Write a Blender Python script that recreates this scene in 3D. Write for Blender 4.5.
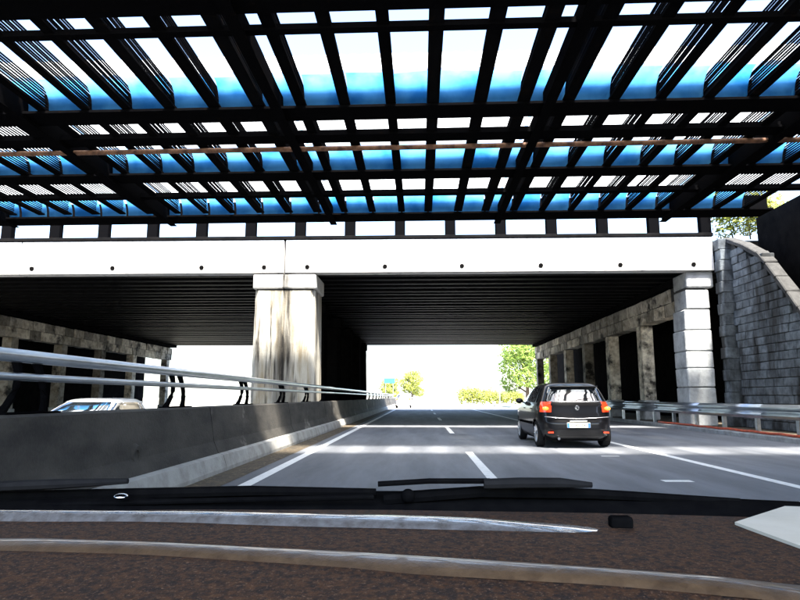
import bpy, bmesh, math, random
from mathutils import Vector, Matrix, noise
R = math.radians
random.seed(7)
for o in list(bpy.data.objects):
    bpy.data.objects.remove(o)
S = bpy.context.scene
COL = S.collection

# ------------------------------------------------------------------ camera
CAM_H = 1.15
cam_d = bpy.data.cameras.new('camera'); cam = bpy.data.objects.new('camera', cam_d); COL.objects.link(cam)
cam.location = (0, 0, CAM_H)
PITCH = math.atan(97 / 622); YAW = math.atan(20 / 622 * math.cos(PITCH))
cam.rotation_euler = (R(90) + PITCH, 0, YAW)
cam_d.sensor_width = 36; cam_d.lens = 36 * 622 / 800
cam_d.clip_start = 0.05; cam_d.clip_end = 3000
S.camera = cam

# ------------------------------------------------------------------ light
SUN_EL, SUN_AZ = R(62), R(160)        # azimuth clockwise from +Y: behind the camera, a little right
SKY, SUN, EXPO = 0.15, 4.6, 2.5
w = bpy.data.worlds.new('World'); S.world = w; w.use_nodes = True
wn = w.node_tree.nodes; wl = w.node_tree.links
sky = wn.new('ShaderNodeTexSky'); sky.sky_type = 'NISHITA'; sky.sun_disc = False
sky.sun_elevation = SUN_EL; sky.sun_rotation = SUN_AZ
sky.air_density = 1.0; sky.dust_density = 2.0; sky.ozone_density = 1.0
wl.new(sky.outputs[0], wn['Background'].inputs[0]); wn['Background'].inputs[1].default_value = SKY
sd = bpy.data.lights.new('sun', 'SUN'); sd.energy = SUN; sd.angle = R(5); sd.color = (1, .94, .84)
so = bpy.data.objects.new('sun', sd); COL.objects.link(so)
sv = Vector((math.sin(SUN_AZ) * math.cos(SUN_EL), math.cos(SUN_AZ) * math.cos(SUN_EL), math.sin(SUN_EL)))
so.rotation_euler = sv.to_track_quat('Z', 'Y').to_euler()
so.location = sv * 60
S.view_settings.view_transform = 'Standard'; S.view_settings.look = 'None'
S.view_settings.gamma = 1; S.view_settings.use_curve_mapping = False
S.view_settings.exposure = EXPO

# ------------------------------------------------------------------ pixel helpers (directions only)
def ray(px, py):
    v = Vector(((px - 400) / 622, 1, -(py - 300) / 622))
    return Matrix.Rotation(YAW, 3, 'Z') @ (Matrix.Rotation(PITCH, 3, 'X') @ v)
def atY(px, py, y):
    r = ray(px, py); return Vector((0, 0, CAM_H)) + r * (y / r.y)
def atX(px, py, x):
    r = ray(px, py); return Vector((0, 0, CAM_H)) + r * (x / r.x)

# ------------------------------------------------------------------ materials
def mat(name, col, col2=None, rough=.7, scale=3, stretch=(1, 1, 1), bump=0, bscale=30, metal=0,
        lo=.35, hi=.7, spec=.5, col3=None, scale3=1.0, lo3=.5, hi3=.7, stretch3=(1, 1, 1), coat=0, detail=6, rnd=0, emit=None):
    m = bpy.data.materials.new(name); m.use_nodes = True
    nt = m.node_tree; N = nt.nodes; L = nt.links
    b = N['Principled BSDF']
    b.inputs['Roughness'].default_value = rough; b.inputs['Metallic'].default_value = metal
    b.inputs['Specular IOR Level'].default_value = spec
    b.inputs['Coat Weight'].default_value = coat; b.inputs['Coat Roughness'].default_value = .05
    b.inputs['Base Color'].default_value = (*col, 1)
    if emit:
        b.inputs['Emission Color'].default_value = (*emit[0], 1); b.inputs['Emission Strength'].default_value = emit[1]
    geo = N.new('ShaderNodeNewGeometry')
    def nz(sc, st, det):
        mp = N.new('ShaderNodeMapping'); mp.inputs['Scale'].default_value = st
        L.new(geo.outputs['Position'], mp.inputs[0])
        t = N.new('ShaderNodeTexNoise'); t.inputs['Scale'].default_value = sc; t.inputs['Detail'].default_value = det
        t.inputs['Roughness'].default_value = .65
        L.new(mp.outputs[0], t.inputs['Vector']); return t
    cur = None
    def mixin(cur, c2, t, lo, hi):
        mr = N.new('ShaderNodeMapRange'); mr.inputs[1].default_value = lo; mr.inputs[2].default_value = hi
        L.new(t.outputs[0], mr.inputs[0])
        mx = N.new('ShaderNodeMix'); mx.data_type = 'RGBA'
        L.new(mr.outputs[0], mx.inputs[0])
        if cur is None: mx.inputs[6].default_value = (*col, 1)
        else: L.new(cur, mx.inputs[6])
        mx.inputs[7].default_value = (*c2, 1)
        return mx.outputs[2]
    if col2: cur = mixin(cur, col2, nz(scale, stretch, detail), lo, hi)
    if col3: cur = mixin(cur, col3, nz(scale3, stretch3, 5), lo3, hi3)
    if rnd:
        oi = N.new('ShaderNodeObjectInfo')
        mr = N.new('ShaderNodeMapRange'); mr.inputs[3].default_value = 1 - rnd; mr.inputs[4].default_value = 1 + rnd
        L.new(oi.outputs['Random'], mr.inputs[0])
        hs = N.new('ShaderNodeHueSaturation'); L.new(mr.outputs[0], hs.inputs['Value'])
        if cur is None: hs.inputs['Color'].default_value = (*col, 1)
        else: L.new(cur, hs.inputs['Color'])
        cur = hs.outputs[0]
    if cur is not None: L.new(cur, b.inputs['Base Color'])
    if bump:
        t = nz(bscale, (1, 1, 1), 5)
        bp = N.new('ShaderNodeBump'); bp.inputs['Strength'].default_value = bump; bp.inputs['Distance'].default_value = .02
        L.new(t.outputs[0], bp.inputs['Height']); L.new(bp.outputs[0], b.inputs['Normal'])
    return m

M = {}
M['asphalt'] = mat('asphalt', (.17, .18, .2), (.075, .082, .095), rough=.75, scale=.9, stretch=(1.4, .18, 1), bump=.5, bscale=70,
                   col3=(.2, .2, .2), scale3=60, lo3=.6, hi3=.75)
M['glare_asphalt'] = mat('glare_pale_asphalt', (.5, .5, .48), (.4, .4, .39), rough=.85, scale=.6, stretch=(1, .2, 1), bump=.3, bscale=60)  # paler copy of the asphalt, exit glare put into the colour
M['paint'] = mat('road_paint', (.8, .8, .78), (.45, .45, .43), rough=.6, scale=9, lo=.5, hi=.8)
M['dirt'] = mat('verge_dirt', (.10, .075, .045), (.03, .025, .02), rough=.95, scale=5, bump=.6, bscale=25, col3=(.25, .2, .12), scale3=11, lo3=.55, hi3=.7)
M['ground'] = mat('ground', (.5, .48, .42), (.36, .36, .26), rough=.95, scale=.15, bump=.3, bscale=8)
M['fascia'] = mat('fascia_concrete', (.66, .65, .63), (.5, .5, .49), rough=.85, scale=1.2, stretch=(1, 1, .5), lo=.5, hi=.8, bump=.25, bscale=30,
                  col3=(.16, .165, .175), scale3=2.2, lo3=.57, hi3=.76, stretch3=(1.4, 1, .25))
M['pillar'] = mat('pillar_concrete', (.52, .5, .44), (.3, .25, .17), rough=.9, scale=1.6, stretch=(2.6, 2.6, .28), lo=.42, hi=.65, bump=.5, bscale=18,
                  col3=(.035, .03, .025), scale3=1.3, lo3=.53, hi3=.64, stretch3=(2.4, 2.4, .16))
def stain_pillar(m, x0, half):
    # dark leak stain running down from the beam joint
    N = m.node_tree.nodes; L = m.node_tree.links; b = N['Principled BSDF']
    src = b.inputs['Base Color'].links[0].from_socket
    g = N.new('ShaderNodeNewGeometry'); sx = N.new('ShaderNodeSeparateXYZ'); L.new(g.outputs['Position'], sx.inputs[0])
    a = N.new('ShaderNodeMath'); a.operation = 'SUBTRACT'; L.new(sx.outputs[0], a.inputs[0]); a.inputs[1].default_value = x0
    ab = N.new('ShaderNodeMath'); ab.operation = 'ABSOLUTE'; L.new(a.outputs[0], ab.inputs[0])
    mr = N.new('ShaderNodeMapRange'); mr.inputs[1].default_value = half; mr.inputs[2].default_value = .02; L.new(ab.outputs[0], mr.inputs[0])
    mp = N.new('ShaderNodeMapping'); mp.inputs['Scale'].default_value = (3.5, 1, .35); L.new(g.outputs['Position'], mp.inputs[0])
    t = N.new('ShaderNodeTexNoise'); t.inputs['Scale'].default_value = 1.6; t.inputs['Detail'].default_value = 6; L.new(mp.outputs[0], t.inputs['Vector'])
    r2 = N.new('ShaderNodeMapRange'); r2.inputs[1].default_value = .3; r2.inputs[2].default_value = .55; L.new(t.outputs[0], r2.inputs[0])
    mu = N.new('ShaderNodeMath'); mu.operation = 'MULTIPLY'; L.new(mr.outputs[0], mu.inputs[0]); L.new(r2.outputs[0], mu.inputs[1])
    mx = N.new('ShaderNodeMix'); mx.data_type = 'RGBA'; L.new(mu.outputs[0], mx.inputs[0]); L.new(src, mx.inputs[6]); mx.inputs[7].default_value = (.012, .01, .008, 1)
    L.new(mx.outputs[2], b.inputs['Base Color'])
stain_pillar(M['pillar'], -5.12, .55)
M['cap'] = mat('capital_concrete', (.62, .61, .58), (.4, .38, .34), rough=.9, scale=2.5, lo=.5, hi=.75, bump=.4, bscale=20)
stain_pillar(M['cap'], -5.12, .4)
M['shaded'] = mat('shade_black_concrete', (.011, .0105, .0105), (.005, .005, .0055), spec=.0, rough=.9, scale=2, bump=.3, bscale=14)  # near black: shade under the bridge put into the base colour
M['soffit'] = mat('shade_black_timber', (.008, .008, .0085), (.004, .004, .0045), spec=.02, rough=.55, scale=3, bump=.3, bscale=14)  # soffit timber with the underside shade put into its colour
M['stone'] = mat('brown_stone', (.66, .62, .54), (.3, .26, .2), rough=.9, scale=3, lo=.35, hi=.65, bump=.6, bscale=16, rnd=.6,
                 col3=(.03, .027, .024), scale3=.9, lo3=.52, hi3=.64)
M['greystone'] = mat('grey_stone', (.15, .175, .2), (.05, .06, .07), rough=.9, scale=3.5, lo=.35, hi=.65, bump=.6, bscale=16, rnd=.25, col3=(.02, .022, .024), scale3=1.1, lo3=.47, hi3=.62, stretch3=(1, 1.4, .3))
M['palestone'] = mat('pale_stone', (.5, .52, .53), (.25, .26, .27), rough=.9, scale=2.5, lo=.4, hi=.7, bump=.5, bscale=18, rnd=.15)
M['mortar'] = mat('mortar', (.06, .06, .06), (.03, .03, .03), rough=.95, scale=6, bump=.5)
M['steel_dark'] = mat('blackened_steel', (.0035, .0035, .004), (.009, .006, .0045), spec=.0, rough=.6, scale=5, lo=.6, hi=.75, bump=.2, bscale=25)
M['sky_blue_steel'] = mat('skylight_blue_steel', (.025, .17, .36), (.008, .07, .22), spec=.05, rough=.8, scale=.8, lo=.4, hi=.7, bump=.15, bscale=20,  # blue stands for skylight, painted into the steel colour
                      col3=(.015, .02, .03), scale3=1.2, lo3=.5, hi3=.75, stretch3=(1, 1, 2), rnd=.3)
M['slat'] = mat('dark_slat', (.004, .004, .0045), (.010, .007, .005), spec=.0, rough=.6, scale=4, lo=.55, hi=.75, rnd=.3)
M['rust'] = mat('rusty_pipe', (.22, .11, .06), (.05, .02, .012), rough=.8, scale=5, lo=.4, hi=.65, bump=.4, bscale=30)
M['galv'] = mat('galvanised_steel', (.5, .55, .6), (.3, .34, .38), rough=.3, metal=.85, scale=6, stretch=(1, .2, 1), bump=.05, bscale=30)
M['barrier'] = mat('barrier_concrete', (.055, .05, .042), (.014, .0125, .011), rough=.85, scale=1.6, stretch=(1, .6, 1.4), lo=.35, hi=.65, bump=.5, bscale=26,
                   col3=(.36, .34, .3), scale3=.55, lo3=.6, hi3=.74)
M['toe'] = mat('barrier_toe_concrete', (.4, .4, .38), (.24, .23, .21), rough=.85, scale=3, lo=.4, hi=.7, bump=.4, bscale=30)
M['kerb'] = mat('kerb_concrete', (.36, .38, .4), (.2, .2, .2), rough=.85, scale=3, bump=.4, bscale=30)
M['red'] = mat('red_orange_plastic', (.6, .09, .03), (.3, .05, .03), rough=.6, scale=6)
M['leaf'] = mat('leaf', (.17, .25, .03), (.09, .16, .02), rough=.7, scale=1.5, rnd=.1)
M['leaf2'] = mat('yellow_leaf', (.3, .3, .04), (.14, .2, .03), rough=.7, scale=1.5)
M['bark'] = mat('bark', (.1, .07, .05), (.05, .035, .025), rough=.95, scale=8, bump=.6)
M['black_paint'] = mat('black_car_paint', (.003, .003, .004), rough=.3, coat=.45, spec=.2)
M['white_paint'] = mat('white_car_paint', (.75, .77, .78), rough=.3, coat=1.0)
M['silver_paint'] = mat('silver_car_paint', (.6, .6, .6), rough=.3, coat=1.0)
M['car_glass'] = mat('tinted_glass', (.012, .016, .02), rough=.03, spec=1.0, coat=1)
M['car_glass'].node_tree.nodes['Principled BSDF'].inputs['IOR'].default_value = 1.7
M['rubber'] = mat('rubber', (.012, .012, .013), (.02, .02, .02), spec=.05, rough=.75, scale=20)
M['rim'] = mat('alloy', (.55, .56, .58), rough=.3, metal=.9)
M['chrome'] = mat('chrome', (.7, .7, .72), rough=.12, metal=1)
M['tail'] = mat('tail_lamp_red', (.6, .03, .01), rough=.15, coat=1, emit=((1, .1, .02), .12))
M['amber'] = mat('tail_lamp_amber', (.9, .3, .03), rough=.15, coat=1, emit=((1, .35, .04), .2))
M['plate'] = mat('plate_white', (.62, .62, .55), rough=.4)
M['plate_blue'] = mat('plate_blue', (.03, .15, .5), rough=.4)
M['ink'] = mat('plate_ink', (.05, .04, .03), rough=.5)
M['plastic'] = mat('black_plastic', (.004, .004, .0045), (.007, .007, .007), spec=.0, rough=.6, scale=30)
M['dash'] = mat('dashboard_vinyl', (.09, .038, .013), (.016, .009, .006), rough=.8, scale=110, detail=10, lo=.38, hi=.6, bump=.5, bscale=320, spec=.3,
                col3=(.22, .13, .08), scale3=280, lo3=.57, hi3=.7)
M['bead'] = mat('warm_streak_vinyl', (.14, .09, .05), (.06, .036, .02), rough=.33, scale=60, bump=.2, bscale=300, spec=1.0, coat=.6)  # lighter than the dash: warm highlight streak put into the colour
M['pale_streak'] = mat('pale_streak_gloss', (.22, .215, .215), (.10, .09, .08), rough=.25, scale=50, bump=.1, bscale=300, spec=1.0, coat=1)  # light grey gloss, white highlight streak put into the colour
M['paper'] = mat('cream_paper', (.78, .74, .62), (.66, .62, .5), rough=.8, scale=9)
M['sign'] = mat('sign_teal', (.03, .35, .4), rough=.5)

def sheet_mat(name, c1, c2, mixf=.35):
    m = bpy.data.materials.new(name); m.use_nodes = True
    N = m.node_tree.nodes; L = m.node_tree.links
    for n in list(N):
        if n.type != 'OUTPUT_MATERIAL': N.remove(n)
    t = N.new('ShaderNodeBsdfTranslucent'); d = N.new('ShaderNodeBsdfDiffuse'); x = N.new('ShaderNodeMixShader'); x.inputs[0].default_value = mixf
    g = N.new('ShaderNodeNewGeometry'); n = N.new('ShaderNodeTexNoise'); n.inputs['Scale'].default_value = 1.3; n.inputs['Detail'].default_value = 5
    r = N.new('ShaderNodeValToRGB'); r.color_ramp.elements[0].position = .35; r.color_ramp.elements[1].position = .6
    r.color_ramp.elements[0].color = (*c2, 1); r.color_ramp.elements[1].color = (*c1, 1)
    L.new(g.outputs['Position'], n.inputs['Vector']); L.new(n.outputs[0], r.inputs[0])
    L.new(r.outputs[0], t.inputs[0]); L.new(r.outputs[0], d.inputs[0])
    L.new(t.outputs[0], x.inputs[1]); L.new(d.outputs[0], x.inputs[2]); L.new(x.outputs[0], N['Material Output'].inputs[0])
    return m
M['skylight_sheet'] = sheet_mat('skylight_translucent_sheet', (.12, .44, .76), (.03, .22, .52), .12)  # blue of the skylight put into the sheet colour

# ------------------------------------------------------------------ mesh helpers
def tag(o, label=None, cat=None, group=None, kind=None):
    if label: o['label'] = label
    if cat: o['category'] = cat
    if group: o['group'] = group
    if kind: o['kind'] = kind
    return o
def empty(name, loc=(0, 0, 0), label=None, cat=None, group=None):
    o = bpy.data.objects.new(name, None); COL.objects.link(o); o.location = loc
    o.empty_display_size = .2
    return tag(o, label, cat, group)
def link(name, me, parent=None, loc=None):
    o = bpy.data.objects.new(name, me); COL.objects.link(o)
    if parent: o.parent = parent
    if loc is not None: o.location = loc
    return o
def build(name, bm, m, parent=None, smooth=False, loc=None):
    me = bpy.data.meshes.new(name)
    bmesh.ops.recalc_face_normals(bm, faces=bm.faces)
    bm.to_mesh(me); bm.free()
    me.materials.append(m)
    if smooth:
        for p in me.polygons: p.use_smooth = True
    return link(name, me, parent, loc)
def box(bm, x0, x1, y0, y1, z0, z1, bev=0, seg=1):
    t = bmesh.new()
    bmesh.ops.create_cube(t, size=1)
    for v in t.verts:
        v.co = Vector((x0 + (v.co.x + .5) * (x1 - x0), y0 + (v.co.y + .5) * (y1 - y0), z0 + (v.co.z + .5) * (z1 - z0)))
    if bev: bmesh.ops.bevel(t, geom=t.edges[:], offset=bev, segments=seg, affect='EDGES', profile=.5)
    merge(bm, t); return bm
def merge(bm, t):
    mp = {v: bm.verts.new(v.co) for v in t.verts}
    for f in t.faces:
        bm.faces.new([mp[v] for v in f.verts])
    t.free()
def bx(*a, **k): return box(bmesh.new(), *a, **k)
def prism_y(bm, prof, y0, y1, closed=True, n=1, xshift=None):
    """profile of (x,z) swept along y"""
    rows = []
    for i in range(n + 1):
        y = y0 + (y1 - y0) * i / n
        rows.append([bm.verts.new((x + (xshift(y) if xshift else 0), y, z)) for x, z in prof])
    k = len(prof)
    for a, b in zip(rows, rows[1:]):
        for i in range(k if closed else k - 1):
            j = (i + 1) % k
            bm.faces.new((a[i], a[j], b[j], b[i]))
    if closed:
        bm.faces.new(rows[0]); bm.faces.new(rows[-1][::-1])
    return bm
def tube(bm, pts, r, n=10, caps=True):
    pts = [Vector(p) for p in pts]
    rings = []
    for i, p in enumerate(pts):
        d = (pts[min(i + 1, len(pts) - 1)] - pts[max(i - 1, 0)]).normalized()
        up = Vector((0, 0, 1)) if abs(d.z) < .9 else Vector((1, 0, 0))
        a = d.cross(up).normalized(); b = a.cross(d).normalized()
        rr = r[i] if isinstance(r, (list, tuple)) else r
        rings.append([bm.verts.new(p + (a * math.cos(t) + b * math.sin(t)) * rr) for t in [2 * math.pi * k / n for k in range(n)]])
    for A, B in zip(rings, rings[1:]):
        for k in range(n):
            bm.faces.new((A[k], A[(k + 1) % n], B[(k + 1) % n], B[k]))
    if caps:
        bm.faces.new(rings[0][::-1]); bm.faces.new(rings[-1])
    return bm
def sheet(name, x0, x1, y0, y1, z, m, parent=None, kind=None):
    bm = bmesh.new()
    bm.faces.new([bm.verts.new(p) for p in ((x0, y0, z), (x1, y0, z), (x1, y1, z), (x0, y1, z))])
    o = build(name, bm, m, parent)
    if kind: o['kind'] = kind
    return o
def stone_mesh(name, sx, sy, sz, m, seed, bev=.03, jit=.02):
    rnd = random.Random(seed)
    bm = bmesh.new()
    bmesh.ops.create_cube(bm, size=1)
    for v in bm.verts:
        v.co = Vector((v.co.x * sx, v.co.y * sy, v.co.z * sz)) + Vector((rnd.uniform(-jit, jit), rnd.uniform(-jit, jit), rnd.uniform(-jit, jit) * .6))
    bmesh.ops.bevel(bm, geom=bm.edges[:], offset=bev, segments=1, affect='EDGES')
    bmesh.ops.recalc_face_normals(bm, faces=bm.faces)
    me = bpy.data.meshes.new(name); bm.to_mesh(me); bm.free(); me.materials.append(m)
    return me

# ================================================================== THE SETTING
Z_LEFT = -.36      # the far carriageway lies a little lower
FAR = 57.0
gb = bmesh.new()
box(gb, -600, -26, -60, 1800, -1.2, -.4); box(gb, -3.45, -3.2, -60, 1800, -1.2, -.05)
box(gb, 10.9, 600, -60, 1800, -1.2, -.02); box(gb, -26, 10.9, -60, 1800, -1.3, -.42)
tag(build('ground', gb, M['ground']), kind='structure')
road = build('road', prism_y(bmesh.new(), [(-3.2, -.3), (9.35, -.3), (9.35, 0), (-3.2, 0)], -20, 58, n=1), M['asphalt']); road['kind'] = 'structure'
far_road = build('far_road', prism_y(bmesh.new(), [(-3.2, -.3), (9.35, -.3), (9.35, 0), (-3.2, 0)], 58.0, 900), M['glare_asphalt']); far_road['kind'] = 'structure'
lroad = build('opposite_road', prism_y(bmesh.new(), [(-21.5, Z_LEFT - .08), (-3.45, Z_LEFT - .08), (-3.45, Z_LEFT), (-21.5, Z_LEFT)], -20, 900), M['asphalt']); lroad['kind'] = 'structure'
def mark(x0, x1, y0, y1, parent):
    sheet('lane_marking', x0, x1, y0, y1, .004, M['paint'], parent)
mark(-2.39, -2.22, 4, 57.9, road); mark(4.8, 4.97, 4, 57.9, road)
mark(-2.39, -2.22, 58.1, 400, far_road); mark(4.8, 4.97, 58.1, 400, far_road)
for y0, y1 in ((8.6, 13.5), (20.3, 24.4), (31.5, 35.5), (42.5, 46.5), (53.5, 57.5)):
    mark(.95, 1.1, y0, y1, road)
for k in range(12): mark(.95, 1.1, 64 + 11 * k, 68 + 11 * k, far_road)
# odd short painted patches on the hard shoulder side
sheet('lane_marking', 3.35, 3.75, 8.9, 9.1, .004, M['paint'], road)
sheet('lane_marking', 3.55, 3.9, 12.6, 12.72, .004, M['paint'], road)
dirt = sheet('gutter_dirt', -3.05, -2.6, -5, 57.9, .004, M['dirt'], road)
kerb = tag(empty('kerb', (9.35, 0, 0)), kind='structure')
for k in range(28):
    y0 = 1 + 2 * k
    build('kerb_stone', bx(0, .3, y0 + .01, y0 + 1.99, -.1, .13, bev=.02), M['kerb'], kerb)
verge = build('verge', bx(9.655, 14.0, -20, 58, -.1, .10), M['dirt']); verge['kind'] = 'structure'

# ================================================================== OVERHEAD SLATTED DECK (first bridge)
H0, H1 = 7.15, 7.72
deck = empty('slatted_bridge_deck', (0, 15, H0), 'dark slatted steel deck overhead with white and blue light between its joists', 'bridge')
def dk(name, bm, m, parent=None, smooth=False):
    for v in bm.verts: v.co -= Vector((0, 15, H0))
    return build(name, bm, m, parent or deck, smooth)
XL, XR = -20.0, 11.4
BEAMS = [(8.3, 8.9, .0, H1), (9.40, 9.50, .0, H0 + .16), (12.16, 12.72, -.03, H1 - .01), (13.55, 13.95, -.02, H0 + .15),
         (15.91, 16.5, -.03, H1 - .01), (17.81, 18.0, -.02, H0 + .15), (19.85, 20.67, -.03, H1 - .01)]
def skewed_beam(bm, y0, y1, z0, z1, a):
    box(bm, XL, XR, y0, y1, z0, z1)
    for v in bm.verts: v.co.y -= a * v.co.x
    return bm
PITCHX = .9300
girders = [-19.6, -14.07, -8.5, -2.93, 2.65, 8.23]
xs = []
for gx in girders:
    for k in range(6):
        x = gx + PITCHX * (k + .5)
        if x < XR - .2: xs.append(x + random.uniform(-.03, .03))
SK = .012
for i, (y0, y1, dz, top) in enumerate(BEAMS):
    # dark beam; the blue skylight fade is carried by sheets in front
    z0_, z1_ = H0 + dz + .056, top
    hh = z1_ - z0_
    big = y1 - y0 > .45
    cb = dk('cross_beam', skewed_beam(bmesh.new(), y0 + (.30 if big else .04), max(y1 - .02, y0 + .34 if big else 0), z0_, z1_ - .01, SK), M['steel_dark'])
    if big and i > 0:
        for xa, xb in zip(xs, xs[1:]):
            # added translucent sheet, bent down before the beam for a skylight fade
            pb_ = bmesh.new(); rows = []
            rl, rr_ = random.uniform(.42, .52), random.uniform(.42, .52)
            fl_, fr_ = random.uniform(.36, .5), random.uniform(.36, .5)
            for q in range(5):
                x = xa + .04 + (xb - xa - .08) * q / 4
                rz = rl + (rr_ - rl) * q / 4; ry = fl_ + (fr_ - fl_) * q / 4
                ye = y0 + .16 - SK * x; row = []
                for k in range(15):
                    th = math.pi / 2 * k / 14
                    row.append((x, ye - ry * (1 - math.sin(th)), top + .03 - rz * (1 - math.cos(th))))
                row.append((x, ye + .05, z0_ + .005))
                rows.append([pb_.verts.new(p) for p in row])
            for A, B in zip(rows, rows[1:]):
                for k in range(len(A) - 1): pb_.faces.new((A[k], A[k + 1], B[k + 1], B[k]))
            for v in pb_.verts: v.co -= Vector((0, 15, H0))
            build('skylight_panel', pb_, M['skylight_sheet'], cb, True)
    fl = skewed_beam(bmesh.new(), y0 - .03, y1 + .03, H0 + dz, H0 + dz + .055, SK)
    for v in fl.verts: v.co -= Vector((0, 15, H0))
    build('flange', fl, M['steel_dark'], cb)
# solid deck behind, carried back unseen to keep the dashboard shaded
dk('deck_plate', bx(XL, XR, -4.5, 8.28, H0 + .35, H1 + .1), M['steel_dark'])
for y in (7.2, 5.2, 3.2, 1.2, -1.1, -4.4):
    dk('cross_beam', bx(XL, XR, y, y + .3, H0 + .02, H0 + .34), M['steel_dark'])
# translucent sheets added on the deck to diffuse sun; one open slot lights the road
sh_m = bpy.data.materials.new('translucent_sheet'); sh_m.use_nodes = True
N_ = sh_m.node_tree.nodes; L_ = sh_m.node_tree.links
for n_ in list(N_):
    if n_.type != 'OUTPUT_MATERIAL': N_.remove(n_)
tb = N_.new('ShaderNodeBsdfTranslucent'); db = N_.new('ShaderNodeBsdfDiffuse'); ms = N_.new('ShaderNodeMixShader'); ms.inputs[0].default_value = .25
gq = N_.new('ShaderNodeNewGeometry'); tx = N_.new('ShaderNodeTexNoise'); tx.inputs['Scale'].default_value = 1.4; tx.inputs['Detail'].default_value = 5
L_.new(gq.outputs['Position'], tx.inputs['Vector'])
cr = N_.new('ShaderNodeValToRGB'); cr.color_ramp.elements[0].position = .3; cr.color_ramp.elements[1].position = .6
cr.color_ramp.elements[0].color = (.42, .44, .44, 1); cr.color_ramp.elements[1].color = (.72, .75, .76, 1)
L_.new(tx.outputs[0], cr.inputs[0]); L_.new(cr.outputs[0], tb.inputs[0]); L_.new(cr.outputs[0], db.inputs[0])
L_.new(tb.outputs[0], ms.inputs[1]); L_.new(db.outputs[0], ms.inputs[2]); L_.new(ms.outputs[0], N_['Material Output'].inputs[0])
for gi, gx in enumerate(girders):
    x0_ = gx + .04; x1_ = min(gx + 5.53, XR)
    for ya, yb_ in ((8.32, 9.46), (11.2, 11.80), (12.62, 15.55), (16.4, 19.49)):
        b__ = bmesh.new(); nx = 44; rows = []
        dz_ = random.uniform(.03, .06)
        for q in range(nx + 1):
            x = x0_ + (x1_ - x0_) * q / nx
            zz_ = H1 + dz_ + .018 * (1 if q % 2 else -1)
            rows.append([b__.verts.new((x, ya - SK * x, zz_)), b__.verts.new((x, yb_ - SK * x, zz_ + .003))])
        for A, B in zip(rows, rows[1:]): b__.faces.new((A[0], A[1], B[1], B[0]))
        dk('diffuser_sheet', b__, sh_m)
NS = 8
slat_me = {}
def slat_mesh(y0, y1):
    bm = bx(-.009, .009, y0 - 15, y1 - 15, 0, .034)
    me = bpy.data.meshes.new('slat'); bm.to_mesh(me); bm.free(); me.materials.append(M['slat']); return me
sm = slat_mesh(8.95, 19.8)
for x in xs:
    hw_ = random.uniform(.095, .135)
    j = dk('joist', bx(x - hw_, x + hw_, 8.93, 19.82, H0 + .04, H0 + .085), M['slat'])
    for k in range(NS):
        o = link('slat', sm, j, (x + random.uniform(-.006, .006), random.uniform(-.02, .02), (.125 + k * .058)))
for gx in girders:
    g = dk('girder', bx(gx - .05, gx + .05, -4.4, 20.6, H0 - .13, H0 + .30), M['steel_dark'])
    for zz in (-.25,):
        f = bmesh.new(); box(f, gx - .11, gx + .11, -4.4, 20.66, H0 - .155, H0 - .131)
        for v in f.verts: v.co -= Vector((0, 15, H0))
        build('flange', f, M['steel_dark'], g)
pipe = build('rusty_pipe', tube(bmesh.new(), [(-20, 14.35, H0 - .09), (-8, 14.27, H0 - .08), (0, 14.2, H0 - .07), (11.3, 14.1, H0 - .03)], .06, 12), M['rust'], None, True)
tag(pipe, 'rust brown pipe running crosswise under the slatted deck', 'pipe')

# ================================================================== CONCRETE BRIDGE (second bridge)
FY = 23.0
br = empty('concrete_bridge', (0, FY, 5.8), 'concrete bridge with pale sunlit edge beam and black underside spanning both roads', 'bridge')
def bp(name, bm, m, parent=None, smooth=False):
    for v in bm.verts: v.co -= Vector((0, FY, 5.8))
    return build(name, bm, m, parent or br, smooth)
HOLES = [-14.9, -11.75, -8.3, -5.9, -4.25, -1.3, 1.6, 4.55, 7.5, 10.2]
for x0, x1 in ((-26, -15.4), (-15.36, -5.16), (-5.09, 10.95)):
    fb = bp('edge_beam', bx(x0, x1, FY, FY + .5, 5.8, 7.08, bev=.015), M['fascia'])
    for hx in HOLES:
        if x0 < hx < x1:
            t = bmesh.new(); tube(t, [(hx, FY - .03, 6.02), (hx, FY + .02, 6.03)], .085, 12)
            for v in t.verts: v.co -= Vector((0, FY, 5.8))
            build('drain_hole', t, M['shaded'], fb)
for k in range(19):
    x = -23.9 + 1.93 * k
    if x > 11: break
    bp('parapet_post', bx(x - .2, x + .2, FY + .15, FY + .45, 7.241, 8.0, bev=.02), M['steel_dark'])
bp('parapet_rail', bx(-26, 11.0, FY + .2, FY + .4, 8.002, 8.12), M['sky_blue_steel'])
bp('coping', bx(-26, 11.0, FY - .03, FY + .7, 7.10, 7.235, bev=.015), M['shaded'])
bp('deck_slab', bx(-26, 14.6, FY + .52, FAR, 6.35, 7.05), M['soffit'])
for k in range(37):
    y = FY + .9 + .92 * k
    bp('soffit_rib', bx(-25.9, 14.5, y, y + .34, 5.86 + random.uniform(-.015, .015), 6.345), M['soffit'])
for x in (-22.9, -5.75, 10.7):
    bp('bearing_beam', bx(x - .5, x + .5, FY + 1.6, FAR - .3, 5.62, 5.855), M['shaded'])

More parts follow.
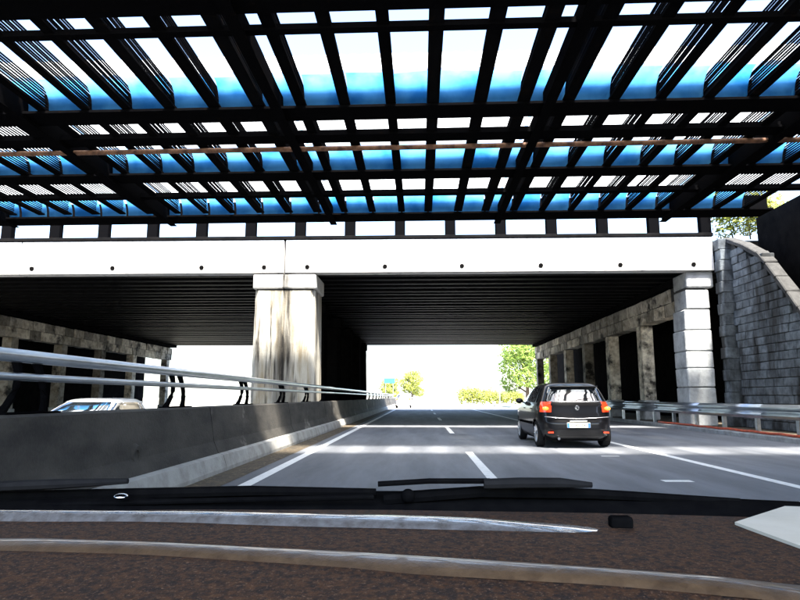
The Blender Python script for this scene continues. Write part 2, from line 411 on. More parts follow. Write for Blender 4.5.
# median pillars
def pillar(x0, x1, y0, y1, zb, m, mcap, label, cap=True, group=None):
    e = empty('bridge_pillar', ((x0 + x1) / 2, (y0 + y1) / 2, zb), label, 'pillar', group)
    c = e.location.copy()
    bm = bmesh.new()
    rows = []
    n = 14
    for i in range(n + 1):
        z = zb + (5.16 - zb) * i / n
        t = (5.16 - z) / (5.16 - zb)
        gx = .06 * t
        a, b_, d, f = x0 - gx, x1 + gx, y0 - gx, y1 + gx
        ch = .14
        ring = [(a + ch, d), (b_ - ch, d), (b_, d + ch), (b_, f - ch), (b_ - ch, f), (a + ch, f), (a, f - ch), (a, d + ch)]
        rows.append([bm.verts.new(Vector((px + (.012) * noise.noise(Vector((px * 2, z * 3, py))), py + .015 * noise.noise(Vector((px, z * 2, py + 9))), z)) - c) for px, py in ring])
    for A, B in zip(rows, rows[1:]):
        for k in range(8): bm.faces.new((A[k], A[(k + 1) % 8], B[(k + 1) % 8], B[k]))
    bm.faces.new(rows[-1])
    build('shaft', bm, m, e)
    bm = bx(x0 - .07, x1 + .07, y0 - .07, y1 + .07, 5.2, 5.78, bev=.06, seg=2)
    for v in bm.verts: v.co -= c
    build('capital', bm, mcap, e)
    bm = bx(x0 + .06, x1 - .06, y0 + .06, y1 - .06, 5.1, 5.22)
    for v in bm.verts: v.co -= c
    build('neck', bm, M['shaded'], e)
    return e
pillar(-6.25, -3.98, 23.1, 25.0, -.4, M['pillar'], M['cap'], 'big pale stained concrete pillar standing on the median behind the barrier rail')
names = ['second', 'third', 'fourth', 'fifth', 'last and farthest']
for k, y in enumerate((30.5, 36.5, 42.5, 48.5, 54.2)):
    pillar(-6.3, -4.75, y, y + 1.3, -.4, M['shaded'], M['shaded'], f'{names[k]} soot black pillar of the median row behind the pale one', group='dark pillars along the median')  # rear pillars in near black, shade put into the colour
# ================================================================== COLONNADES
def colonnade(x, sgn, y0, y1, ys, zb, label, bw=.6, ztop=5.6):
    e = empty('stone_colonnade', (x, (y0 + y1) / 2, zb), label, 'colonnade')
    c = e.location.copy()
    def add(name, bm, m, par=e):
        for v in bm.verts: v.co -= c
        return build(name, bm, m, par)
    for y in ys:
        p = add('column', bx(x - .28, x + .28, y - .32, y + .32, zb + .9, 4.48, bev=.03), M['stone'])
        add('plinth', bx(x - .36, x + .36, y - .4, y + .4, zb, zb + .9, bev=.04), M['palestone'], p)
    mes = [stone_mesh('lintel_stone', .66, L, .53, M['stone'], s, .025, .03) for s, L in enumerate((1.06, 1.06, 1.07, 1.05))]
    n = int((y1 - y0) / 1.1)
    for course in range(2):
        for k in range(n):
            off = .3 if course else 0
            o = link('lintel_stone', random.choice(mes), e, Vector((x + random.uniform(-.025, .04), y0 + .55 + off + 1.1 * k, 4.76 + course * .555)) - c)
    add('core', bx(x - .27, x + .27, y0 + .05, y1 - .05, 4.5, 5.59), M['mortar'])
    return e
ysR = [30.0, 35.1, 40.2, 45.4, 50.8, 56.3]
colonnade(10.75, 1, 25.6, 57.0, ysR, .1, 'brown stone colonnade with square columns along the right shoulder under the bridge')
ysL = [24.6, 29.5, 34.5, 39.5, 44.5, 49.5, 56.2]
colonnade(-23.2, -1, 23.6, 57.0, ysL, -.4, 'brown stone colonnade at far left beyond the opposite road')
w_ = build('retaining_wall', bx(14.02, 14.55, 22.9, 66, -.3, 6.34), M['shaded']); tag(w_, 'soot black retaining wall behind the right colonnade', 'wall')  # dark wall, shade behind the columns put into its colour
w_ = build('retaining_wall', bx(-26.0, -25.4, -20, 57, -.5, 6.34), M['shaded']); tag(w_, 'soot black retaining wall behind the far left colonnade', 'wall')

# right pier with capital, coursed pale blocks
pier = empty('stone_pier', (10.3, 23.4, .1), 'pale block pier with capital at the right end of the white edge beam', 'pier')
pc = pier.location.copy()
zz = .1
i = 0
while zz < 5.05:
    h = random.choice((.62, .7, .78))
    if zz + h > 5.05: h = 5.12 - zz
    t = zz / 5.1
    lean = .28 * max(0, t - .55) / .45 * max(0, t - .55) / .45
    me = stone_mesh('block', .98 - lean, 1.1, h - .025, M['palestone'], 40 + i, .035, .012)
    link('block', me, pier, Vector((10.28 + lean / 2, 23.75, zz + h / 2)) - pc)
    zz += h; i += 1
b_ = bx(9.95, 10.95, 23.0 + .15, 24.4, 5.18, 5.78, bev=.06, seg=2)
for v in b_.verts: v.co -= pc
build('capital', b_, M['palestone'], pier)
b_ = bx(9.95, 10.68, 23.3, 24.2, .1, 5.2)
for v in b_.verts: v.co -= pc
build('core', b_, M['mortar'], pier)

# stone abutment wall on the right, arched opening nearer the camera
WX = 11.3
abut = empty('stone_abutment', (WX, 20, .1), 'rough grey stone abutment wall with curved top at the right edge', 'wall')
ac = abut.location.copy()
ARCH = [(12, .4), (16, .9), (17.5, 2.2), (18.69, 3.65), (19.57, 4.62), (20.55, 5.71), (21.75, 6.4), (23.2, 7.0)]
def arch_top(y):           # top of the masonry: high at the far end, sweeping down towards the camera
    for p, q in zip(ARCH, ARCH[1:]):
        if y <= q[0]: return p[1] + (q[1] - p[1]) * (y - p[0]) / (q[0] - p[0])
    return 7.0
lens = (.42, .52, .64, .78)
var = [stone_mesh('stone', .4, L, .262, M['greystone'], 80 + k, .018, .012) for k, L in enumerate(lens)]
z = .1 + .14
ns = 0
while z < 7.0:
    y = 22.6 - random.uniform(0, .4)
    while y > 15.2:
        k = random.randrange(4)
        yc = y - lens[k] / 2
        if arch_top(yc) > z and ns < 300:
            link('stone', var[k], abut, Vector((WX + .2 + random.uniform(-.03, .012), yc, z)) - ac); ns += 1
        y -= lens[k] + .014
    z += .274
cm = [stone_mesh('coping_stone', .44, .74, .16, M['mortar'], 140 + k, .03, .02) for k in range(3)]
for k in range(12):
    y = 22.5 - .5 * k
    o = link('coping_stone', cm[k % 3], abut, Vector((WX + .17, y, arch_top(y) + .06)) - ac)
    o.rotation_euler.x = math.atan2(arch_top(y + .3) - arch_top(y - .3), .6)
core = bmesh.new()
prof = [(22.55, .05), (22.55, 6.85)] + [(22.4 - .3 * k, max(.1, arch_top(22.4 - .3 * k) - .2)) for k in range(1, 34)] + [(12.4, .05)]
va = [core.verts.new(Vector((WX + .08, y, z)) - ac) for y, z in prof]; vb = [core.verts.new(Vector((WX + .5, y, z)) - ac) for y, z in prof]
for k in range(len(prof)):
    j = (k + 1) % len(prof); core.faces.new((va[k], va[j], vb[j], vb[k]))
core.faces.new(va); core.faces.new(vb[::-1])
build('core', core, M['mortar'], abut)
# corner quoins between pier and wall
qm = [stone_mesh('quoin', .62, .45, .392, M['greystone'], 120 + k, .02, .012) for k in range(3)]
for k in range(17):
    link('quoin', qm[k % 3], abut, Vector((WX - .02 + (.05 if k % 2 else 0), 22.84, .31 + .4 * k)) - ac)
back = build('vault_wall', bx(12.3, 12.9, -1, 22.4, .1, 7.6), M['shaded']); tag(back, 'black vault wall behind the curved top of the grey abutment', 'wall')  # stands for the dark recess, shade put into its colour

# ================================================================== MEDIAN BARRIER WITH TUBE RAIL
bar = empty('median_barrier', (-3.3, 20, 0), 'sooty concrete median barrier carrying a double tube handrail', 'barrier')
bc = bar.location.copy()
def bb(name, bm, m, parent=bar, smooth=False):
    for v in bm.verts: v.co -= bc
    return build(name, bm, m, parent, smooth)
prof_up = [(-3.19, .27), (-3.27, .45), (-3.36, .98), (-3.40, 1.0), (-3.62, 1.0), (-3.66, .98), (-3.74, .45), (-3.83, .27)]
prof_toe = [(-3.04, -.35), (-3.05, .06), (-3.11, .245), (-3.185, .268), (-3.835, .268), (-3.9, .2), (-3.92, -.35)]
for k in range(16):
    y0 = -2 + 6.0 * k
    if y0 > 90: break
    s_ = bb('segment', prism_y(bmesh.new(), prof_up, y0 + .012, y0 + 5.988, n=1), M['barrier'])
    bb('toe', prism_y(bmesh.new(), prof_toe, y0 + .014, y0 + 5.986, n=1), M['toe'], s_)
def wob(y): return .01 * math.sin(y * .9)
bb('tube_rail', tube(bmesh.new(), [(-3.5 + wob(y), y, 1.51 - .0008 * y) for y in [-2 + 1.7 * k for k in range(50)]], .058, 14), M['galv'], smooth=True)
bb('tube_rail', tube(bmesh.new(), [(-3.47 + wob(y + 1), y, 1.325 - .0006 * y) for y in [-2 + 1.7 * k for k in range(50)]], .034, 12), M['galv'], smooth=True)
for k in range(24):
    y = -1.7 + 3.47 * k
    p = bmesh.new()
    for dy in (0, .62):
        arc = [(-3.56 + .05 * math.sin(math.pi * t), y + dy + (.16 if dy == 0 else -.16) * math.sin(t * 1.57), 1.0 + .47 * t) for t in [i / 6 for i in range(7)]]
        tube(p, arc, [.045, .034, .032, .032, .034, .038, .045], 8)
    box(p, -3.62, -3.44, y - .09, y + .71, 1.001, 1.018)
    bb('rail_post', p, M['steel_dark'], smooth=False)
# round lifting socket on the near face
sk = bmesh.new(); c0 = atX(133, 455, -3.31)
for r0, r1, x0, x1 in ((.15, .10, -3.32, -3.255), (.10, .06, -3.255, -3.26), (.06, .05, -3.26, -3.30)):
    n = 20
    A = [sk.verts.new((x0, c0.y + r0 * math.cos(t * 2 * math.pi / n), c0.z + r0 * math.sin(t * 2 * math.pi / n))) for t in range(n)]
    B = [sk.verts.new((x1, c0.y + r1 * math.cos(t * 2 * math.pi / n), c0.z + r1 * math.sin(t * 2 * math.pi / n))) for t in range(n)]
    for t in range(n): sk.faces.new((A[t], A[(t + 1) % n], B[(t + 1) % n], B[t]))
bb('lifting_socket', sk, M['barrier'], smooth=True)

# ================================================================== RIGHT GUARD RAIL
gr = empty('guard_rail', (9.66, 20, .1), 'galvanised corrugated guard rail along the right shoulder', 'guard rail')
gc = gr.location.copy()
GX = 9.66
wp = []
for k in range(25):
    t = k / 24
    wp.append((GX - .045 + .045 * math.cos(t * 4 * math.pi) * (1 if True else 0), .55 + .40 * t))
wp = wp + [(x + .012, z) for x, z in reversed(wp)]
for k in range(14):
    y0 = 2 + 4.0 * k
    bm = prism_y(bmesh.new(), wp, y0, y0 + 4.12, n=1, xshift=lambda y, k=k, y0=y0: -.006 * (y - y0) / 4 + .004 * (k % 2))
    for v in bm.verts: v.co -= gc
    build('rail_section', bm, M['galv'], gr, True)
    for yy in (y0 + .6, y0 + 2.6):
        bm = bx(GX + .03, GX + .13, yy - .06, yy + .06, .1, .93)
        for v in bm.verts: v.co -= gc
        build('post', bm, M['galv'], gr)
cable = build('orange_duct', tube(bmesh.new(), [(9.5 + .03 * math.sin(y * 1.7), y, .165 + .02 * math.sin(y * 2.3) ** 2) for y in [9 + .5 * k for k in range(34)]], .035, 8), M['red'], None, True)
tag(cable, 'red orange plastic duct lying along the kerb under the guard rail', 'duct')

# ================================================================== VEGETATION
def leaf_cloud(blobs, n, size, seed, shell=.35):
    rnd = random.Random(seed)
    V, F = [], []
    tot = sum(b[1][0] * b[1][1] * b[1][2] for b in blobs)
    for (c, r) in blobs:
        m = int(n * r[0] * r[1] * r[2] / tot) + 8
        for _ in range(m):
            d = Vector((rnd.gauss(0, 1), rnd.gauss(0, 1), rnd.gauss(0, 1))).normalized()
            q = 1 - shell * rnd.random() ** 1.5
            q *= 1 + .35 * noise.noise(d * 2.3 + Vector(c))
            p = Vector(c) + Vector((d.x * r[0], d.y * r[1], d.z * r[2])) * q
            s = size * rnd.uniform(.6, 1.4)
            a = Vector((rnd.gauss(0, 1), rnd.gauss(0, 1), rnd.gauss(0, 1))).normalized()
            b = a.orthogonal().normalized()
            i = len(V)
            V += [p - a * s, p - b * s * .4, p + a * s, p + b * s * .45]
            F.append((i, i + 1, i + 2, i + 3))
    me = bpy.data.meshes.new('crown'); me.from_pydata([tuple(v) for v in V], [], F)
    return me
def tree(name, loc, h, cr, label, m, seed, cat='tree', n=5000, leaf=.16, group=None, low=.3):
    rnd = random.Random(seed)
    e = empty(name, loc, label, cat, group)
    t = bmesh.new()
    tube(t, [(0, 0, -.1), (.05 * h * .2, 0, h * .3), (0, .04 * h, h * .62)], [h * .03, h * .022, h * .012], 8)
    blobs = []
    for k in range(9):
        a = k * 2.4 + rnd.uniform(-.4, .4); zc = h * (low + (.92 - low) * (k + .5) / 9)
        rr = cr * rnd.uniform(.35, .75)
        p = (rr * math.cos(a), rr * math.sin(a), zc)
        tube(t, [(0, 0, zc * .6), (p[0] * .55, p[1] * .55, zc * .85), p], [h * .014, h * .009, h * .004], 6)
        q = cr * rnd.uniform(.38, .6)
        blobs.append((p, (q, q, q * .75)))
    blobs.append(((0, 0, h * .82), (cr * .55, cr * .55, h * .16)))
    build('trunk', t, M['bark'], e)
    me = leaf_cloud(blobs, n, leaf, seed); me.materials.append(m)
    link('crown', me, e)
    return e
tree('tree', (13.2, 78, 0), 8.4, 3.6, 'yellow green leafy tree beyond the bridge beside the colonnade end', M['leaf'], 3, n=7000, leaf=.2, low=.22)
def shrub(name, loc, rx, ry, h, label, m, seed, cat='shrub', n=2500, leaf=.1):
    rnd = random.Random(seed)
    e = empty(name, loc, label, cat)
    blobs = []
    k = max(4, int(rx * 2.0))
    for i in range(k):
        x = -rx + 2 * rx * (i + .5) / k; y = rnd.uniform(-.4, .4) * ry
        hh = h * rnd.uniform(.55, .8)
        build('stem', tube(bmesh.new(), [(x * .8, y * .8, -.05), (x, y, hh * .6)], [.03, .012], 6), M['bark'], e)
        blobs.append(((x, y, hh * .6), (rx / k * 1.5, ry * .8, hh * .55)))
    me = leaf_cloud(blobs, n, leaf, seed, .6); me.materials.append(m)
    link('foliage', me, e); return e
shrub('hedge', (10.3, 92, 0), 4.6, 1.2, 2.9, 'low yellow green hedge beyond the bridge at the road edge', M['leaf2'], 5, 'hedge', 4000, .16)
shrub('climbing_shrub', (12.75, 23.4, 7.05), 1.5, 1.0, 2.5, 'sunlit yellow green shrub growing over the abutment top by the deck edge', M['leaf2'], 8, 'shrub', 3200, .11)
tree('tree', (-1.9, 150, 0), 7.5, 2.6, 'small distant yellowish tree seen down the bright road', M['leaf2'], 11, n=1800, leaf=.28)
tree('tree', (-9.5, 190, 0), 6.5, 3.0, 'distant low tree at the left edge of the bright opening', M['leaf2'], 12, n=1800, leaf=.3)
sg = empty('direction_sign', (-7.3, 150, 0), 'small teal direction sign on posts far down the road', 'sign')
build('panel', bx(-1.3, 1.3, 0, .08, 4.4, 5.6, bev=.03), M['sign'], sg)
for x in (-.9, .9): build('post', tube(bmesh.new(), [(x, .12, 0), (x, .12, 5.4)], .06, 8), M['galv'], sg)
lp = build('marker_post', tube(bmesh.new(), [(10.6, 84, 0), (10.6, 84, 3.0)], .07, 8), M['galv'])
tag(lp, 'thin grey post standing in front of the low hedge', 'post')

# ================================================================== CARS
PROF = [(.20, .14, 3.84, .76), (.27, .04, 3.95, .81), (.42, .0, 4.0, .845), (.56, .0, 3.985, .86), (.66, .035, 3.95, .868),
        (.78, .065, 3.86, .868), (.88, .085, 3.62, .855), (.95, .10, 3.25, .838), (1.02, .125, 2.98, .81), (1.10, .165, 2.80, .775),
        (1.22, .225, 2.55, .725), (1.33, .29, 2.30, .675), (1.40, .35, 2.13, .63), (1.45, .45, 1.95, .565), (1.478, .62, 1.75, .47), (1.49, .85, 1.5, .33)]
def cprof(z):
    for a, b in zip(PROF, PROF[1:]):
        if z <= b[0]:
            t = (z - a[0]) / (b[0] - a[0]); t = t
            return [a[i] + (b[i] - a[i]) * t for i in (1, 2, 3)]
    return list(PROF[-1][1:])
def make_car(name, loc, rz, label, paint, rear=True, lamp=True):
    e = empty(name, loc, label, 'car'); e.rotation_euler.z = rz
    NZ, NT = 58, 132
    zs = [.20 + (1.49 - .20) * (1 - (1 - i / NZ) ** 1.25) for i in range(NZ + 1)]
    grid = []
    for z in zs:
        yr, yf, wd = cprof(z)
        n = 6.5 if z < 1.0 else 6.5 - 2.2 * (z - 1) / .5
        row = []
        for k in range(NT):
            t = 2 * math.pi * (k + .5) / NT
            c, s = math.cos(t), math.sin(t)
            x = wd * math.copysign(abs(c) ** (2 / n), c)
            y = (yr + yf) / 2 + (yf - yr) / 2 * math.copysign(abs(s) ** (2 / n), s)
            # narrowing nose and tail in plan
            if y > 2.9: x *= 1 - .10 * ((y - 2.9) / 1.1) ** 2
            if y < .6: x *= 1 - .05 * ((.6 - y) / .6) ** 2
            row.append(Vector((x, y, z)))
        grid.append(row)
    parts = {}
    def cls(c, nrm):
        x, y, z = c; ax = abs(x)
        for ya in (.68, 3.18):
            if ax > .55 and abs(nrm.x) > .45 and (y - ya) ** 2 + (z - .30) ** 2 < .345 ** 2: return None
        yr, yf, wd = cprof(z)
        if nrm.y < -.3 and 1.07 < z < 1.385 and ax < .66 - (z - 1.07) * .28 and y < yr + .2: return 'rear_window'
        if .80 < z < 1.03 and ax > .575 and y < yr + .26: return ('tail_lamp_l' if x < 0 else 'tail_lamp_r')
        if abs(nrm.x) > .5 and 1.02 < z < 1.385 and y > yr + .42 and y < yf - .22 - (z - 1.02) * .1:
            s = 'l' if x < 0 else 'r'
            if y < .78: return 'quarter_' + s if y > .62 + (z - 1.02) * .2 else 'body'
            if .84 < y < 1.55: return 'reardoor_' + s
            if 1.63 < y: return 'frontdoor_' + s
        if nrm.y > .25 and 1.03 < z < 1.40 and ax < wd - .07: return 'windscreen'
        if .68 < z < .84 and ax > .45 and y > 3.55 and nrm.y > .1: return 'head_l' if x < 0 else 'head_r'
        return 'body'
    for i in range(NZ):
        for k in range(NT):
            q = [grid[i][k], grid[i][(k + 1) % NT], grid[i + 1][(k + 1) % NT], grid[i + 1][k]]
            c = sum(q, Vector()) / 4
            nrm = (q[1] - q[0]).cross(q[3] - q[0]).normalized()
            key = cls(c, nrm)
            if key: parts.setdefault(key, []).append(q)
    parts['body'].append(None)
    NM = {'rear_window': ('rear_window', M['car_glass']), 'windscreen': ('windscreen', M['car_glass']),
          'tail_lamp_l': ('tail_lamp', M['tail']), 'tail_lamp_r': ('tail_lamp', M['tail']), 'head_l': ('headlight', M['chrome']), 'head_r': ('headlight', M['chrome'])}
    body = None
    for key in sorted(parts, key=lambda s: s != 'body'):
        qs = parts[key]
        nm, m = NM.get(key, ('side_window', M['car_glass'])) if key != 'body' else ('body', paint)
        bm = bmesh.new(); cache = {}
        def gv(p):
            kk = (round(p.x, 5), round(p.y, 5), round(p.z, 5))
            if kk not in cache: cache[kk] = bm.verts.new(p)
            return cache[kk]
        for q in qs:
            if q is None:
                bm.faces.new([gv(p) for p in grid[-1]]); continue
            try: bm.faces.new([gv(p) for p in q])
            except ValueError: pass
        o = build(nm, bm, m, e, True)
        if key == 'body': body = o
        elif key.startswith('tail'):
            sx = -1 if key.endswith('l') else 1
            yy = cprof(.92)[0]
            a = bmesh.new(); bmesh.ops.create_uvsphere(a, u_segments=14, v_segments=8, radius=1)
            for v in a.verts: v.co = Vector((sx * .70 + v.co.x * .075, yy + .03 + v.co.y * .05, .885 + v.co.z * .045))
            build('amber_lens', a, M['amber'], o, True)
    # thin window surround
    for z, nm in ((1.055, 'sill'),):
        pts = []
        for k in range(21):
            x = -.64 + 1.28 * k / 20
            yr = cprof(z)[0]
            pts.append((x, yr - .004 + .10 * (abs(x) / .75) ** 5, z - .02 + .02 * (abs(x) / .64) ** 2))
        build('window_trim', tube(bmesh.new(), pts, .008, 6), M['chrome'], e, True)
    # spoiler
    sp = bmesh.new(); box(sp, -.54, .54, .25, .47, 1.415, 1.445, bev=.012, seg=2)
    for v in sp.verts: v.co.z -= .05 * (abs(v.co.x) / .54) ** 2
    build('spoiler', sp, paint, e, True)
    build('underbody', bx(-.72, .72, .2, 3.8, .16, .30), M['plastic'], e)
    # bumper crease and lower valance
    build('bumper_trim', tube(bmesh.new(), [(x, .012 + .12 * (abs(x) / .83) ** 6, .665 + .05 * (x / .8) ** 2) for x in [-.74 + 1.48 * k / 24 for k in range(25)]], .007, 6), M['chrome'], e, True)
    pl = build('number_plate', bx(-.26, .26, -.035, -.012, .46, .575, bev=.006), M['plate'], e)
    for s in (-1, 1): build('blue_band', bx(s * .232 - .022, s * .232 + .022, -.0375, -.0352, .465, .57), M['plate_blue'], pl)
    gx = [-.17, -.125, -.055, -.015, .025, .085, .13]
    for q, x in enumerate(gx):
        g = bmesh.new()
        box(g, x - .014, x - .006, -.0385, -.0352, .485, .55)
        if q % 3 != 1: box(g, x + .006, x + .014, -.0385, -.0352, .485, .55)
        box(g, x - .0055, x + .0055, -.0384, -.0352, .542 if q % 2 else .512, .55 if q % 2 else .52)
        build('plate_character', g, M['ink'], pl)
    build('plate_light_bar', bx(-.2, .2, -.03, .01, .60, .625, bev=.008), M['chrome'], e)
    # emblem: ring with a flash through it
    em = bmesh.new(); tube(em, [(.045 * math.cos(t), .062, .90 + .045 * math.sin(t)) for t in [2 * math.pi * k / 18 for k in range(19)]], .006, 6, False)
    tube(em, [(-.055, .06, .893), (.0, .06, .903), (0, .06, .897), (.055, .06, .907)], .005, 6)
    build('emblem', em, M['chrome'], e, True)
    build('rear_wiper', tube(bmesh.new(), [(0, .15, 1.075), (.1, .155, 1.09), (.34, .17, 1.12)], .008, 6), M['plastic'], e)
    build('exhaust', tube(bmesh.new(), [(-.45, -.02, .22), (-.45, .3, .22)], .03, 10), M['chrome'], e)
    for s in (-1, 1):
        build('reflector', bx(s * .62 - .06, s * .62 + .06, .005, .03, .34, .37), M['tail'], e)
        mr = bmesh.new(); bmesh.ops.create_uvsphere(mr, u_segments=16, v_segments=10, radius=1)
        for v in mr.verts: v.co = Vector((s * .93 + v.co.x * .10, 2.42 + v.co.y * (.05 if v.co.y < 0 else .09), 1.05 + v.co.z * .07))
        mo = build('wing_mirror', mr, paint, e, True)
        build('mirror_stalk', tube(bmesh.new(), [(s * .77, 2.45, 1.0), (s * .88, 2.44, 1.03)], .02, 8), M['plastic'], mo)
        build('side_moulding', bx(s * .868 - .006, s * .868 + .006, 1.0, 2.8, .5, .56, bev=.004), M['plastic'] if paint is M['black_paint'] else paint, e)
        for y in (1.05, 2.0): build('door_handle', bx(s * .862 - .015, s * .862 + .015, y, y + .16, .86, .885, bev=.008), paint, e)
        for y in (.68, 3.18):
            wh = bmesh.new()
            n = 28; pr = [(.0, .20), (.0, .285), (.03, .302), (.15, .302), (.18, .285), (.18, .20)]
            rings = [[wh.verts.new((s * (.835 - dx), y + r * math.cos(2 * math.pi * k / n), .302 + r * math.sin(2 * math.pi * k / n))) for k in range(n)] for dx, r in pr]
            for A, B in zip(rings, rings[1:]):
                for k in range(n): wh.faces.new((A[k], A[(k + 1) % n], B[(k + 1) % n], B[k]))
            wheel = build('tyre', wh, M['rubber'], e, True)
            rm = bmesh.new()
            tube(rm, [(s * .83, y + .19 * math.cos(2 * math.pi * k / n), .302 + .19 * math.sin(2 * math.pi * k / n)) for k in range(n + 1)], .014, 6, False)
            for k in range(7):
                a = 2 * math.pi * k / 7
                tube(rm, [(s * .815, y, .302), (s * .83, y + .19 * math.cos(a), .302 + .19 * math.sin(a))], [.035, .024], 6)
            tube(rm, [(s * .78, y, .302), (s * .835, y, .302)], .05, 14)
            build('rim', rm, M['rim'], wheel)
            dd = bmesh.new(); tube(dd, [(s * .70, y, .302), (s * .735, y, .302)], .2, 24)
            build('brake_drum', dd, M['steel_dark'], wheel)
    build('antenna', tube(bmesh.new(), [(0, .85, 1.48), (0, .62, 1.66)], [.006, .003], 6), M['plastic'], e)
    return e
make_car('hatchback', (3.57, 14.42, .004), 0, 'black five door hatchback with glowing red tail lamps driving in the right lane', M['black_paint'])
make_car('hatchback', (-7.75, 16.5, Z_LEFT), math.pi, 'white oncoming car whose roof shows above the median barrier', M['white_paint'])
make_car('hatchback', (-1.75, 66, .004), 0, 'pale car far ahead on the bright road beyond the bridge', M['silver_paint'])

# ================================================================== THE CAR WE SIT IN
own = empty('car', (0, .9, 0), 'car the picture is taken from, dark brown dashboard and black wipers in the foreground', 'car')
oc = own.location.copy()
def ob(name, bm, m, parent=own, smooth=False):
    for v in bm.verts: v.co -= oc
    return build(name, bm, m, parent, smooth)
dash_prof = [(y_, z_ + .026) for y_, z_ in ((.30, .70), (.36, .82), (.44, .885), (.52, .922), (.60, .940), (.68, .948), (.78, .951), (.88, .951), (.95, .953), (1.0, .951), (1.03, .944), (1.06, .925), (1.07, .86))]
bm = bmesh.new(); rows = []
NX = 48
for i in range(NX + 1):
    x = -.82 + 1.64 * i / NX
    rows.append([bm.verts.new((x, y - .06 * x * x - .02 * x, z - .012 * x * x + .002 * noise.noise(Vector((x * 4, y * 6, 0))))) for y, z in dash_prof])
for A, B in zip(rows, rows[1:]):
    for k in range(len(dash_prof) - 1): bm.faces.new((A[k], A[k + 1], B[k + 1], B[k]))
dash = ob('dashboard', bm, M['dash'], smooth=True)
def dash_z(x, y):
    yy = y + .06 * x * x + .02 * x
    for a, b in zip(dash_prof, dash_prof[1:]):
        if a[0] <= yy <= b[0]: return a[1] + (b[1] - a[1]) * (yy - a[0]) / (b[0] - a[0]) - .012 * x * x
    return .966
def on_dash(px, py):          # meet the dashboard top
    r = ray(px, py); t = (.978 - CAM_H) / r.z
    for _ in range(4):
        t = (dash_z(r.x * t, r.y * t) - CAM_H) / r.z
    return Vector((r.x * t, r.y * t, CAM_H + r.z * t))
def strip(name, pts, wid, hgt, m, parent, taper=False):
    """low rounded bead laid on the dashboard along pts"""
    b = bmesh.new(); rings = []
    n = len(pts)
    for i, p in enumerate(pts):
        f = min(1, 6 * i / n, 6 * (n - 1 - i) / n) * .9 + .1
        d = (pts[min(i + 1, n - 1)] - pts[max(i - 1, 0)]); d.z = 0; d.normalize(); s = Vector((-d.y, d.x, 0))
        wd_ = wid * (.55 + .6 * min(1, i / n * 1.4)) if taper else wid * (.9 + .1 * math.sin(i * .5))
        rings.append([b.verts.new(p + s * wd_ * c + Vector((0, 0, hgt * f * h_ - .002))) for c, h_ in ((-1, 0), (-.7, .6), (-.3, .95), (0, 1), (.3, .95), (.7, .6), (1, 0))])
    for A, B in zip(rings, rings[1:]):
        for k in range(6): b.faces.new((A[k], A[k + 1], B[k + 1], B[k]))
    return ob(name, b, m, parent, True)
def poly(pts, n=30):
    out = []
    for i in range(n + 1):
        x = pts[0][0] + (pts[-1][0] - pts[0][0]) * i / n
        for a, b in zip(pts, pts[1:]):
            if a[0] <= x <= b[0]:
                out.append((x, a[1] + (b[1] - a[1]) * (x - a[0]) / (b[0] - a[0]))); break
    return out
strip('pale_streak_ridge', [on_dash(x, y) for x, y in poly([(-200, 515), (200, 518), (400, 523), (612, 530)])], .034, .011, M['pale_streak'], dash, taper=True)  # ridge shaped to carry the white highlight streak
strip('warm_streak_ridge', [on_dash(x, y) for x, y in poly([(-150, 540), (150, 549), (350, 560), (600, 576), (900, 600)])], .03, .009, M['bead'], dash)  # ridge added along the warm highlight streak
kp = on_dash(622, 527)
kb = bmesh.new(); box(kb, kp.x - .016, kp.x + .014, kp.y - .008, kp.y + .012, kp.z - .002, kp.z + .014, bev=.004, seg=2)
ob('trim_clip', kb, M['plastic'], dash)
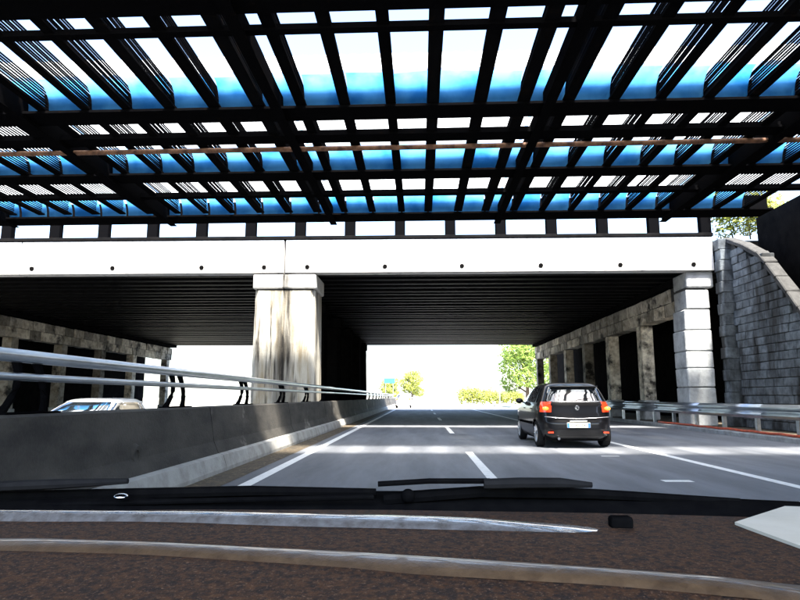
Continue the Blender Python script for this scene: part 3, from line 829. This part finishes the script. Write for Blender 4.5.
# cowl, bonnet
cb = bmesh.new(); rows = []
for i in range(33):
    x = -.9 + 1.8 * i / 32
    y = 1.13 - .10 * x * x; sag = .02 * x * x
    rows.append([cb.verts.new((x, y + dy, z - sag)) for dy, z in ((-.05, .915), (-.045, .965), (-.01, .985), (.05, .98), (.10, .965), (.13, .93))])
for A, B in zip(rows, rows[1:]):
    for k in range(5): cb.faces.new((A[k], A[k + 1], B[k + 1], B[k]))
ob('cowl', cb, M['plastic'], smooth=True)
hb = bmesh.new(); rows = []
for i in range(25):
    x = -.80 + 1.6 * i / 24
    rows.append([hb.verts.new((x, y - .2 * x * x * (y - 1) + .0, z - .10 * x ** 4 - .02 * x * x)) for y, z in ((1.24, .90), (1.5, .87), (1.8, .82), (2.05, .76), (2.2, .68), (2.25, .5), (2.25, .25))])
for A, B in zip(rows, rows[1:]):
    for k in range(6): hb.faces.new((A[k], A[k + 1], B[k + 1], B[k]))
ob('bonnet', hb, M['silver_paint'], smooth=True)
# wipers (arm + blade), lying just outside the glass
def px_tube(name, pts, y, r, m, parent, n=8):
    return ob(name, tube(bmesh.new(), [atY(a, b, y) for a, b in pts], r, n), m, parent)
for nm, arm, blade, spine in (
    ('wiper', [(-160, 500), (40, 496), (250, 491), (376, 492)], [(-160, 489), (-20, 487), (60, 484), (128, 481)], [(-160, 508), (40, 505), (230, 500), (374, 497)]),
    ('wiper', [(384, 499), (480, 492), (590, 494), (740, 502)], [(484, 484), (520, 483), (560, 483), (592, 485)], [(378, 484), (430, 481), (490, 481)])):
    wi = px_tube(nm, arm, 1.10, [.011, .010, .009, .006], M['plastic'], own)
    px_tube('blade', blade, 1.07, [.0085, .009, .0085, .0045], M['rubber'], wi)
    px_tube('spine', spine, 1.075, .0045, M['plastic'], wi)
for px, py, mt_ in ((408, 496, 'plastic'), (121, 497, 'chrome')):
    p = atY(px, py, 1.06 if mt_ == 'chrome' else 1.09); t = bmesh.new(); bmesh.ops.create_uvsphere(t, u_segments=14, v_segments=8, radius=.012)
    for v in t.verts: v.co += p
    for v in t.verts: v.co.z = p.z + (v.co.z - p.z) * (.5 if mt_ == 'chrome' else 1)
    ob('wiper_pivot' if mt_ == 'plastic' else 'washer_nozzle', t, M[mt_], own, True)
# paper on the dash
pp = [on_dash(px_, py_) + Vector((0, 0, .004)) for px_, py_ in ((735, 525), (838, 563), (900, 508), (808, 501))]
pb = bmesh.new()
va = [pb.verts.new(p - Vector((0, 0, .004))) for p in pp]; vb = [pb.verts.new(p) for p in pp]
pb.faces.new(vb); pb.faces.new(va[::-1])
for k in range(4): pb.faces.new((va[k], va[(k + 1) % 4], vb[(k + 1) % 4], vb[k]))
pc_ = pp[0].copy()
for v in pb.verts: v.co -= pc_
po = build('booklet', pb, M['paper']); po.location = pc_
tag(po, 'cream booklet lying at the right end of the dashboard', 'booklet')
